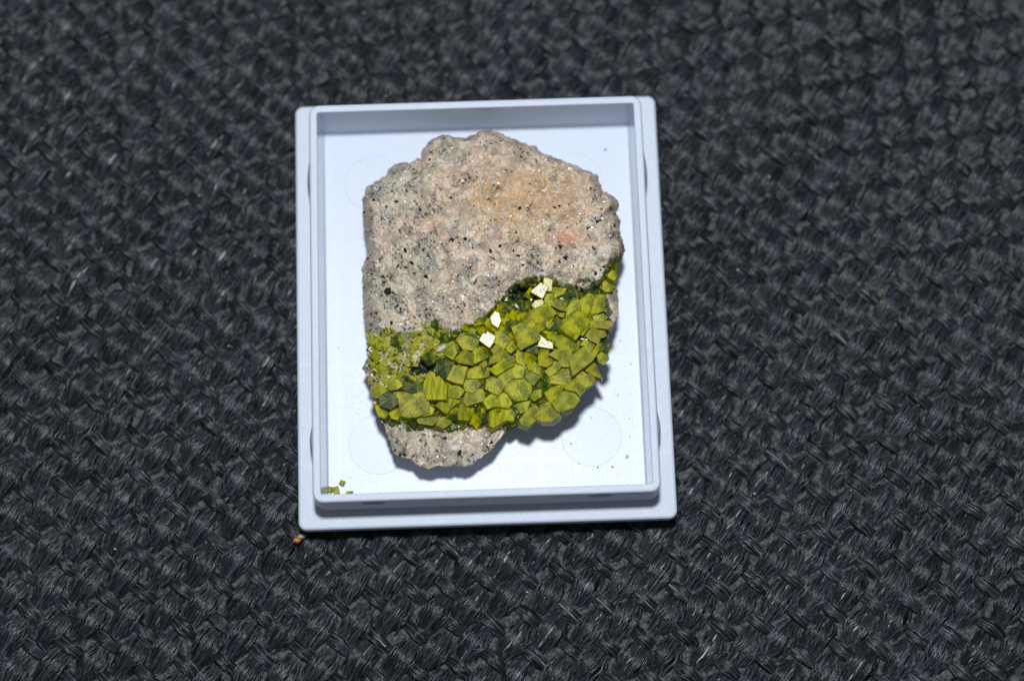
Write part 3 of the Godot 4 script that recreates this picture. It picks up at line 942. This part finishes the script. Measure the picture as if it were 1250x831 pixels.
	set_crystal(Vector3(0.48, 4.54, 4.14), Vector3(-0.023, 1.000, 0.021), 0.60, "g", [-0.78, 0.18, -0.38, -0.47, -0.14, -0.36, -0.03, -0.60, 0.71, -0.11, 0.49, 0.44, 0.13, 0.92])
	set_crystal(Vector3(1.54, 4.40, 4.21), Vector3(0.016, 0.986, 0.168), 0.60, "o", [-0.35, -0.08, -0.40, -0.56, 0.01, -0.62, 0.96, 0.09, 0.28, 0.88, -0.50, 0.29])
	set_crystal(Vector3(1.12, 4.32, 5.10), Vector3(-0.096, 0.988, 0.124), 0.40, "p", [-0.38, 0.08, 0.05, -0.38, 0.49, -0.11, -0.15, 0.41])
	set_crystal(Vector3(3.98, 4.75, 4.08), Vector3(0.105, 0.984, 0.147), 1.00, "o", [-1.25, -0.61, 0.14, -1.22, 0.55, -0.94, 1.03, 0.22, 0.92, 0.43, -0.62, 1.17, -0.75, 0.96])
	set_crystal(Vector3(2.43, 4.21, 5.03), Vector3(-0.181, 0.982, 0.052), 0.50, "o", [-0.44, -0.09, 0.06, -0.68, 0.62, 0.06, 0.02, 0.43, -0.25, 0.27])
	set_crystal(Vector3(1.63, 4.35, 5.94), Vector3(-0.136, 0.989, -0.058), 0.70, "o", [-1.03, 0.53, -0.91, -0.11, -0.13, -0.74, 0.15, -0.75, 1.08, 0.24, 0.65, 0.71, 0.19, 0.11])
	set_crystal(Vector3(1.51, 4.45, 6.79), Vector3(-0.168, 0.983, -0.073), 0.60, "o", [-0.92, 0.16, 0.24, -0.73, 1.04, -0.09, -0.36, 0.66])
	set_crystal(Vector3(-1.34, 4.27, 4.47), Vector3(0.089, 0.986, 0.144), 0.80, "o", [-0.85, -0.17, -0.48, -0.79, 1.01, -0.22, 0.64, 0.66, -0.32, 0.52])
	set_crystal(Vector3(-0.47, 4.32, 5.63), Vector3(-0.071, 0.979, 0.193), 0.70, "o", [-0.52, 0.10, -0.22, -0.56, 0.40, -0.53, 0.68, 0.29, -0.33, 0.71])
	set_crystal(Vector3(-1.61, 4.32, 5.84), Vector3(-0.168, 0.986, 0.023), 0.70, "o", [-0.80, 0.03, -0.06, -0.69, 0.76, -0.28, 0.60, 0.62, -0.50, 0.33])
	set_crystal(Vector3(0.10, 4.06, 6.34), Vector3(-0.006, 0.993, -0.119), 0.40, "p", [-0.36, 0.07, 0.13, -0.49, 0.26, 0.09, -0.03, 0.33])
	set_crystal(Vector3(2.45, 4.11, 7.37), Vector3(-0.038, 0.986, 0.160), 0.60, "y", [-1.03, 0.21, -0.74, -0.25, 0.25, -0.89, 1.12, -0.45, 0.82, 0.35, 0.20, 0.33, -0.63, 0.70])
	set_crystal(Vector3(3.18, 4.10, 5.89), Vector3(-0.136, 0.985, 0.108), 0.60, "o", [-0.33, 0.12, -0.17, -0.63, 0.24, -0.67, 0.47, 0.79, -0.21, 0.40])
	set_crystal(Vector3(4.39, 3.97, 6.66), Vector3(0.056, 0.988, -0.147), 0.50, "o", [-0.47, 0.08, -0.10, -0.57, 0.36, -0.12, 0.56, 0.25, -0.34, 0.37])
	set_crystal(Vector3(2.36, 4.00, 2.96), Vector3(-0.134, 0.987, -0.088), 0.60, "d", [-0.94, 0.34, -0.23, -0.42, 1.15, -0.39, 0.02, 0.47])
	set_crystal(Vector3(2.10, 4.21, 3.66), Vector3(-0.034, 0.986, 0.165), 0.40, "d", [-0.28, 0.01, 0.01, -0.25, 0.28, -0.03, -0.01, 0.26])
	set_crystal(Vector3(-0.39, 3.94, 7.11), Vector3(0.135, 0.989, -0.067), 0.60, "o", [-0.92, -0.25, 0.05, -0.61, 0.94, -0.39, 0.78, 0.32, 0.09, 0.47, -0.94, 0.46])
	set_crystal(Vector3(-2.31, 4.26, 7.37), Vector3(-0.127, 0.992, -0.019), 0.70, "p", [-0.84, 0.23, -0.23, -0.86, 0.84, -0.65, 0.42, 0.73, -0.19, 0.55])
	set_crystal(Vector3(-2.79, 4.32, 5.12), Vector3(-0.084, 0.977, 0.196), 0.70, "y", [-0.57, 0.29, -0.31, -0.50, 0.25, -0.74, 0.50, 0.21, 0.14, 0.74])
	set_crystal(Vector3(-3.51, 3.95, 6.61), Vector3(-0.127, 0.989, -0.070), 0.70, "d", [-0.62, 0.12, -0.47, -0.81, 0.37, -0.90, 0.76, -0.08, 0.32, 0.89, -0.36, 0.78])
	set_crystal(Vector3(-4.55, 4.00, 3.11), Vector3(-0.085, 0.994, -0.071), 0.40, "y", [-0.36, -0.00, -0.24, -0.43, 0.37, -0.11, 0.22, 0.54])
	set_crystal(Vector3(-2.13, 4.00, 3.34), Vector3(0.136, 0.979, 0.151), 0.40, "y", [-0.68, 0.08, -0.39, -0.26, 0.30, -0.26, 0.70, 0.15, 0.07, 0.29])
	set_crystal(Vector3(-0.92, 4.00, 3.34), Vector3(0.197, 0.980, 0.010), 0.50, "y", [-0.43, 0.27, -0.21, -0.23, 0.33, -0.31, 0.32, 0.26])
	set_crystal(Vector3(-3.70, 4.05, 5.42), Vector3(-0.091, 0.979, 0.185), 0.30, "y", [-0.40, -0.00, 0.02, -0.19, 0.36, -0.03, 0.01, 0.22])
	set_crystal(Vector3(-3.63, 4.05, 4.85), Vector3(0.045, 0.990, -0.130), 0.40, "w", [-0.42, 0.31, -0.24, -0.12, 0.32, -0.40, 0.38, -0.04, -0.04, 0.25])
	set_crystal(Vector3(-1.06, 3.88, 8.17), Vector3(0.041, 0.994, -0.099), 0.70, "o", [-0.69, -0.07, -0.33, -0.71, 0.42, -0.76, 0.75, -0.03, 0.46, 0.46, -0.10, 0.66, -0.50, 0.44])
	set_crystal(Vector3(1.06, 3.86, 8.26), Vector3(0.118, 0.993, -0.024), 0.70, "o", [-0.83, 0.28, -0.74, -0.50, 0.10, -0.85, 0.69, -0.07, 0.68, 0.29, 0.11, 0.85])
	set_crystal(Vector3(2.85, 3.85, 8.63), Vector3(0.127, 0.992, -0.011), 0.70, "o", [-1.07, -0.39, -0.61, -0.81, 0.49, -0.88, 1.16, -0.38, 1.17, 0.25, 0.77, 0.88, -0.13, 0.98, -0.65, 0.38, -1.12, -0.04])
	set_crystal(Vector3(-0.84, 3.79, 9.23), Vector3(-0.128, 0.992, -0.012), 0.70, "y", [-0.89, 0.23, -0.67, -0.39, 0.58, -0.67, 0.84, -0.16, 0.76, 0.33, -0.63, 0.66])
	set_crystal(Vector3(1.20, 3.61, 9.60), Vector3(0.184, 0.983, 0.002), 0.70, "y", [-1.21, -0.04, -0.51, -0.54, 0.03, -0.47, 0.73, -0.83, 1.11, 0.22, 0.82, 0.57, -0.13, 0.44, -0.83, 0.65])
	set_crystal(Vector3(1.07, 3.26, 10.88), Vector3(0.088, 0.986, -0.142), 0.80, "r", [-0.57, -0.31, 0.06, -0.88, 0.68, -0.72, 0.78, 0.29, -0.34, 0.92, -0.60, 0.70])
	set_crystal(Vector3(-1.73, 3.41, 10.41), Vector3(0.013, 0.990, -0.140), 0.80, "r", [-0.51, -0.18, -0.08, -0.75, 0.25, -0.52, 0.58, 0.14, 0.29, 0.71, -0.53, 0.61])
	set_crystal(Vector3(2.21, 3.12, 10.75), Vector3(0.130, 0.990, -0.054), 0.60, "o", [-0.47, -0.44, 0.09, -0.51, 0.48, -0.01, 0.26, 0.55, -0.36, 0.41])
	set_crystal(Vector3(3.29, 3.30, 10.07), Vector3(-0.144, 0.980, 0.139), 0.60, "y", [-0.57, -0.06, -0.35, -0.53, 0.67, -0.33, 0.37, 0.34, -0.12, 0.58])
	set_crystal(Vector3(3.96, 3.20, 10.92), Vector3(0.212, 0.976, -0.041), 0.70, "q", [-0.84, 0.32, -0.30, -0.39, 0.41, -0.89, 0.68, -0.68, 0.38, -0.26, 0.50, 0.31, -0.07, 0.91, -0.75, 0.67])
	set_crystal(Vector3(5.35, 3.36, 10.81), Vector3(-0.111, 0.988, -0.107), 0.70, "o", [-0.99, 0.02, -0.41, -0.73, 0.29, -1.05, 1.08, -0.14, 0.99, 0.28, 0.36, 0.67, -0.39, 0.63, -0.93, 0.31])
	set_crystal(Vector3(4.52, 3.53, 9.14), Vector3(-0.145, 0.983, -0.113), 0.50, "y", [-0.61, 0.10, -0.11, -0.37, 0.44, -0.40, 0.42, 0.17, -0.14, 0.49])
	set_crystal(Vector3(6.14, 3.68, 9.22), Vector3(-0.191, 0.975, 0.115), 0.80, "o", [-0.83, -0.19, -0.19, -0.62, 1.04, -0.80, 0.33, 0.04, -0.10, 0.69, -0.25, 0.88])
	set_crystal(Vector3(7.17, 3.66, 9.92), Vector3(0.181, 0.982, 0.048), 0.60, "q", [-1.14, 0.05, -0.28, -0.86, 0.83, -0.94, 1.07, -0.17, 0.64, 0.38, -0.35, 0.80, -0.76, 0.74])
	set_crystal(Vector3(7.86, 3.95, 8.71), Vector3(0.092, 0.990, -0.107), 0.60, "o", [-0.68, -0.30, -0.03, -0.94, 0.92, 0.08, 0.38, 0.65, 0.12, 0.36, -0.70, 0.13])
	set_crystal(Vector3(7.19, 3.16, 10.55), Vector3(-0.080, 0.974, -0.213), 0.40, "q", [-0.34, 0.03, 0.35, -0.19, 0.42, -0.08, -0.42, 0.24])
	set_crystal(Vector3(-6.17, 3.64, 9.77), Vector3(-0.055, 0.996, -0.075), 0.80, "o", [-1.36, -0.92, -1.06, -1.14, 1.03, -1.20, 1.23, -0.03, 1.21, 0.58, 0.24, 0.92, -0.35, 0.97, -0.94, 0.79])
	set_crystal(Vector3(-4.94, 3.50, 10.21), Vector3(-0.025, 0.995, -0.097), 0.60, "y", [-0.54, -0.24, 0.06, -0.45, 0.54, -0.12, 0.34, 0.34, -0.40, 0.46])
	set_crystal(Vector3(-4.39, 4.14, 8.27), Vector3(-0.173, 0.984, 0.037), 0.80, "r", [-0.71, -0.51, -0.48, -0.80, 0.49, -0.80, 1.07, -0.09, 0.96, 1.07, -0.52, 0.97, -0.80, 0.16])
	set_crystal(Vector3(-3.29, 3.60, 9.67), Vector3(0.213, 0.976, 0.040), 0.80, "r", [-0.84, 0.18, -0.23, -0.43, 0.29, -0.54, 0.83, -0.06, -0.04, 0.85])
	set_crystal(Vector3(-3.59, 3.09, 11.21), Vector3(0.190, 0.977, -0.097), 0.60, "q", [-0.60, 0.27, -0.36, -0.35, 0.31, -0.51, 0.66, 0.10, -0.01, 0.49])
	set_crystal(Vector3(-4.99, 3.07, 11.01), Vector3(0.131, 0.984, 0.123), 0.60, "p", [-0.81, -0.04, -0.51, -0.34, 0.67, -0.25, 0.96, -0.03, 0.36, 0.41, -0.67, 0.25])
	set_crystal(Vector3(-8.29, 3.62, 9.28), Vector3(0.047, 0.993, -0.107), 0.70, "d", [-0.78, -0.38, -0.04, -0.83, 0.69, -0.19, 0.76, 0.28, 0.09, 0.72, -0.72, 0.40])
	set_crystal(Vector3(-9.22, 3.61, 8.39), Vector3(0.178, 0.973, 0.148), 0.50, "y", [-0.59, -0.02, -0.21, -0.54, 0.52, -0.40, 0.73, 0.04, 0.06, 0.56, -0.52, 0.35])
	set_crystal(Vector3(-7.79, 3.77, 7.89), Vector3(0.035, 0.980, 0.195), 0.50, "y", [-0.74, -0.07, -0.13, -0.56, 0.38, -0.33, 0.66, 0.11, 0.21, 0.39, -0.38, 0.45])
	set_crystal(Vector3(-2.44, 3.68, 8.66), Vector3(0.143, 0.976, 0.164), 0.60, "y", [-0.71, 0.45, -0.46, -0.43, 0.21, -0.50, 0.71, -0.06, 0.25, 0.53])
	set_crystal(Vector3(-6.12, 3.66, 8.14), Vector3(0.164, 0.983, -0.083), 0.60, "d", [-1.00, 0.11, -0.33, -0.51, 0.70, -0.51, 0.83, 0.42, -0.20, 0.50])
	set_crystal(Vector3(-4.68, 3.89, 7.21), Vector3(-0.051, 0.992, -0.116), 0.50, "y", [-0.57, 0.05, 0.04, -0.39, 0.48, -0.13, 0.32, 0.17, -0.27, 0.30])
	set_crystal(Vector3(-5.51, 3.85, 7.42), Vector3(-0.018, 0.988, -0.151), 0.40, "o", [-0.33, -0.19, 0.04, -0.33, 0.33, 0.15, -0.04, 0.37])
	set_crystal(Vector3(-7.77, 3.17, 10.46), Vector3(0.073, 0.978, 0.196), 0.50, "o", [-0.54, -0.17, 0.21, -0.52, 0.56, -0.00, 0.11, 0.42, -0.33, 0.27])
	set_crystal(Vector3(-9.04, 3.18, 10.09), Vector3(-0.143, 0.990, 0.009), 0.50, "o", [-0.60, -0.64, -0.08, -0.45, 0.65, 0.20, 0.27, 0.59, -0.25, 0.29])
	# small plates that fill the gaps between the large ones
	var made := 0
	while made < 200:
		var x := rng.randf_range(-10.3, 10.6)
		var z := rng.randf_range(-2.5, 12.0)
		var e := reach(x, z)
		if e.x < 0.25 or vein_share(x, z) < 0.9 or lower(x) - z < 0.35 or hollow(x, z) > 0.35 or (x < -4.0 and z < 9.0 and rng.randf() < 0.8):
			continue
		made += 1
		var p := surface_at(x, z)
		var size := rng.randf_range(0.35, 0.8)
		var turn := rng.randf() * TAU
		var plan := PackedVector2Array()
		var n_corners := 4 if rng.randf() < 0.7 else 5
		for k in n_corners:
			var a := turn + TAU * k / n_corners + rng.randf_range(-0.12, 0.12)
			plan.append(Vector2(cos(a), sin(a)) * size * rng.randf_range(0.85, 1.1))
		var n := Vector3(rng.randfn(0.0, 0.3), 1.0, rng.randfn(0.1, 0.3)).normalized()
		if n.y > 0.97:
			n = Vector3(0.28, 1.0, 0.12).normalized()
		var kind := "d" if rng.randf() < 0.3 else ("y" if x < -3.0 else "o")
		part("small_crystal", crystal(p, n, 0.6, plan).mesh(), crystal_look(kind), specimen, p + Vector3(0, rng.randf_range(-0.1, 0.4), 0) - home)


func build_crust(home: Vector3) -> void:
	var s := Shape.new()
	var made := 0
	while made < 4200:
		var x := rng.randf_range(-10.8, 11.6)
		var z := rng.randf_range(-5.0, 12.5)
		var e := reach(x, z)
		if e.x < 0.05:
			continue
		var v := vein_share(x, z)
		var spilled := false
		var left := smoothstep(-2.0, -4.2, x) * smoothstep(9.5, 7.0, z)
		if v < 0.5 and z > upper(x) - 1.1 and z < upper(x) + 0.3 and rng.randf() < 0.02 + 0.16 * left:
			spilled = true
		elif v < 0.5 or rng.randf() > 0.35 + 0.65 * left:
			continue
		if left > 0.3 and n_mid.get_noise_2d(x * 0.8 + 7.0, z * 0.8) > 0.0 and rng.randf() < 0.85:
			continue
		made += 1
		var p := Vector3(x, TRAY_FLOOR + rock_height(x, z, e.x, e.y) + 0.03, z)
		var b := Basis.from_euler(Vector3(rng.randfn(0.0, 0.4), rng.randf() * TAU, rng.randfn(0.0, 0.4)))
		var r := (0.05 + 0.15 * pow(rng.randf(), 1.8)) * (1.0 if left > 0.5 else 1.15)
		if spilled:
			r *= rng.randf_range(0.35, 0.7)
		var size := Vector3(r, r * rng.randf_range(0.4, 0.8), r * rng.randf_range(0.7, 1.2))
		var c := Color(0.30, 0.29, 0.02).lerp(Color(0.42, 0.40, 0.05), rng.randf())
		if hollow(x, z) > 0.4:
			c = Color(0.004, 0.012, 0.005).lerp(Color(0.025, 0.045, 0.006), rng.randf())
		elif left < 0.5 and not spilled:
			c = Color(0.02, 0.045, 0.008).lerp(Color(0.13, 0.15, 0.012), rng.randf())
		elif rng.randf() < 0.22:
			c = Color(0.07, 0.10, 0.012)
		for axis in 3:
			for sign_ in [-1.0, 1.0]:
				var out_ := Vector3.ZERO
				out_[axis] = sign_
				var u := Vector3.ZERO
				u[(axis + 1) % 3] = 1.0
				var w := Vector3.ZERO
				w[(axis + 2) % 3] = 1.0
				if axis == 1 and sign_ < 0.0:
					continue
				var corners := []
				for q in [out_ - u - w, out_ + u - w, out_ + u + w, out_ - u + w]:
					corners.append(p + b * (q * size))
				s.flat(corners, c, b * out_)
	var look := StandardMaterial3D.new()
	look.vertex_color_use_as_albedo = true
	look.roughness = 0.33
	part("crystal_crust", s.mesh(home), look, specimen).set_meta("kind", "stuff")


# ---------------------------------------------------------------- loose crumbs

func build_crumbs() -> void:
	var floor_y := TRAY_FLOOR
	var bits := [
		[-13.95, 16.15, 0.33, "yellow crystal crumb, mostly standing in for a reflection, in the box corner against the left wall", "p"], [-13.35, 16.25, 0.42, "pale yellow flat crystal crumb in the bottom left box corner", "p"],  # the first stands mostly for a reflection in the polished left wall
		[-12.85, 15.6, 0.27, "square lime green crystal crumb lying just above its corner group", "l"], [-12.25, 16.6, 0.38, "dark olive crystal crumb half hidden behind the front rim", "o"],
	]
	for b in bits:
		var plan := PackedVector2Array()
		var turn := rng.randf() * TAU
		for k in 4:
			var a := turn + TAU * k / 4.0 + rng.randf_range(-0.2, 0.2)
			plan.append(Vector2(cos(a), sin(a)) * b[2] * rng.randf_range(0.85, 1.2))
		var n := Vector3(rng.randf_range(-0.2, 0.2), 1.0, rng.randf_range(0.0, 0.3)).normalized()
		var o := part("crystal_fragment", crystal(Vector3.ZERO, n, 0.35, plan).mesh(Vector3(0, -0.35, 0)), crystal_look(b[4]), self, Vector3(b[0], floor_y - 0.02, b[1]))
		o.set_meta("label", b[3])
		o.set_meta("category", "crystal crumb")
		o.set_meta("group", "crystal crumbs in the box corner")
	var pale := StandardMaterial3D.new()
	pale.albedo_color = Color(0.80, 0.80, 0.62)
	pale.roughness = 0.4
	var green := StandardMaterial3D.new()
	green.albedo_color = Color(0.36, 0.40, 0.12)
	green.roughness = 0.4
	var grain := lump(Vector3(1.0, 0.6, 0.8), 0.25).mesh()
	for g in [
		[12.55, 14.0, 0.22, 0, "largest pale crumb, in the tray's lower right corner"], [12.9, 10.6, 0.09, 0, "pale speck right of the lower right round mark"],
		[12.0, 8.4, 0.1, 0, "pale speck above the lower right round mark"], [13.3, 5.6, 0.1, 0, "pale speck close to the right wall below mid height"],
		[12.4, 3.4, 0.11, 0, "pale speck right of the crystals beside the rock"], [9.3, 9.5, 0.08, 0, "pale speck at the shadow's edge above the round mark"],
		[4.4, -15.0, 0.1, 0, "pale speck between the rock's top and the back wall"], [12.9, -9.0, 0.11, 0, "pale speck by the upper right round mark"],
		[-10.8, -14.4, 0.1, 0, "pale speck in the tray's upper left corner"], [-11.2, 8.9, 0.07, 0, "pale speck left of the rock by the lower round mark"],
		[-13.0, 3.2, 0.09, 0, "pale speck between the left wall and the rock"], [12.2, -5.5, 0.1, 0, "pale speck right of the rock's upper part"],
		[9.9, -14.6, 0.09, 0, "pale speck left of the greenish one near the back wall"], [-6.0, -13.2, 0.09, 0, "pale speck above the rock's left shoulder"],
		[-13.7, 15.2, 0.06, 0, "pale speck just above the crystal crumbs by the left wall"], [11.0, 13.6, 0.06, 0, "pale speck below the right edge of the lower right mark"],
		[9.9, 14.9, 0.1, 1, "green speck directly below the lower right round mark"], [11.2, 14.9, 0.11, 1, "green speck between the lower right mark and the big pale crumb"],
		[7.6, 12.7, 0.09, 1, "green speck inside the lower right round mark"], [11.9, -14.8, 0.13, 1, "dull greenish speck in the upper right corner of the tray"],
		[8.2, 14.5, 0.06, 1, "tiny green speck left below the lower right round mark"], [12.9, 12.2, 0.06, 1, "tiny green speck between the round mark and right wall"],
		[9.5, 10.4, 0.07, 1, "tiny green speck in the upper part of the round mark"], [-12.1, 15.1, 0.05, 1, "tiny green speck right above the crystal crumbs"],
	]:
		var o := part("mineral_grain", grain, pale if g[3] == 0 else green, self, Vector3(g[0], floor_y + 0.03, g[1]))
		o.scale = Vector3.ONE * g[2]
		o.rotation.y = rng.randf() * TAU
		o.set_meta("label", g[4])
		o.set_meta("category", "mineral grain")
		o.set_meta("group", "mineral grains on the tray floor")
	var orange := StandardMaterial3D.new()
	orange.albedo_color = Color(0.78, 0.50, 0.14)
	orange.roughness = 0.65
	var o1 := part("orange_grain", lump(Vector3(0.34, 0.28, 0.3), 0.2).mesh(), orange, self, Vector3(-17.0, -2.2, 20.4))
	o1.set_meta("label", "orange mineral grain on the dark cloth below the box's left corner")
	o1.set_meta("category", "mineral grain")
	var milky := StandardMaterial3D.new()
	milky.albedo_color = Color(0.72, 0.66, 0.56)
	milky.roughness = 0.6
	var o2 := part("milky_grain", lump(Vector3(0.4, 0.26, 0.28), 0.2).mesh(), milky, self, Vector3(-16.55, -2.15, 20.05))
	o2.set_meta("label", "milky grain touching the orange one beside the box corner")
	o2.set_meta("category", "mineral grain")
	# lint and dust caught in the cloth
	var s := Shape.new()
	var tints := [Color(0.30, 0.27, 0.18), Color(0.32, 0.16, 0.04), Color(0.5, 0.5, 0.46), Color(0.28, 0.22, 0.12), Color(0.35, 0.05, 0.03), Color(0.04, 0.1, 0.4)]
	for k in 150:
		var at := Vector3(rng.randf_range(-46, 50), CLOTH_LEVEL + rng.randf_range(0.35, 0.8), rng.randf_range(-32, 36))
		if absf(at.x) < 17.5 and absf(at.z) < 21.0:
			continue
		var bit := lump(Vector3.ONE * rng.randf_range(0.04, 0.12), 0.3)
		var tint: Color = tints[mini(rng.randi() % 9, 5)] if k % 30 == 0 else tints[rng.randi() % 4]
		var first := s.at.size()
		for i in bit.at.size():
			s.point(bit.at[i] + at, bit.normals[i], tint)
		for i in bit.index:
			s.index.append(first + i)
	var lint := StandardMaterial3D.new()
	lint.vertex_color_use_as_albedo = true
	lint.roughness = 0.6
	var d := part("dust", s.mesh(), lint, self)
	d.set_meta("kind", "stuff")
	d.set_meta("label", "dust specks caught in the dark woven cloth")
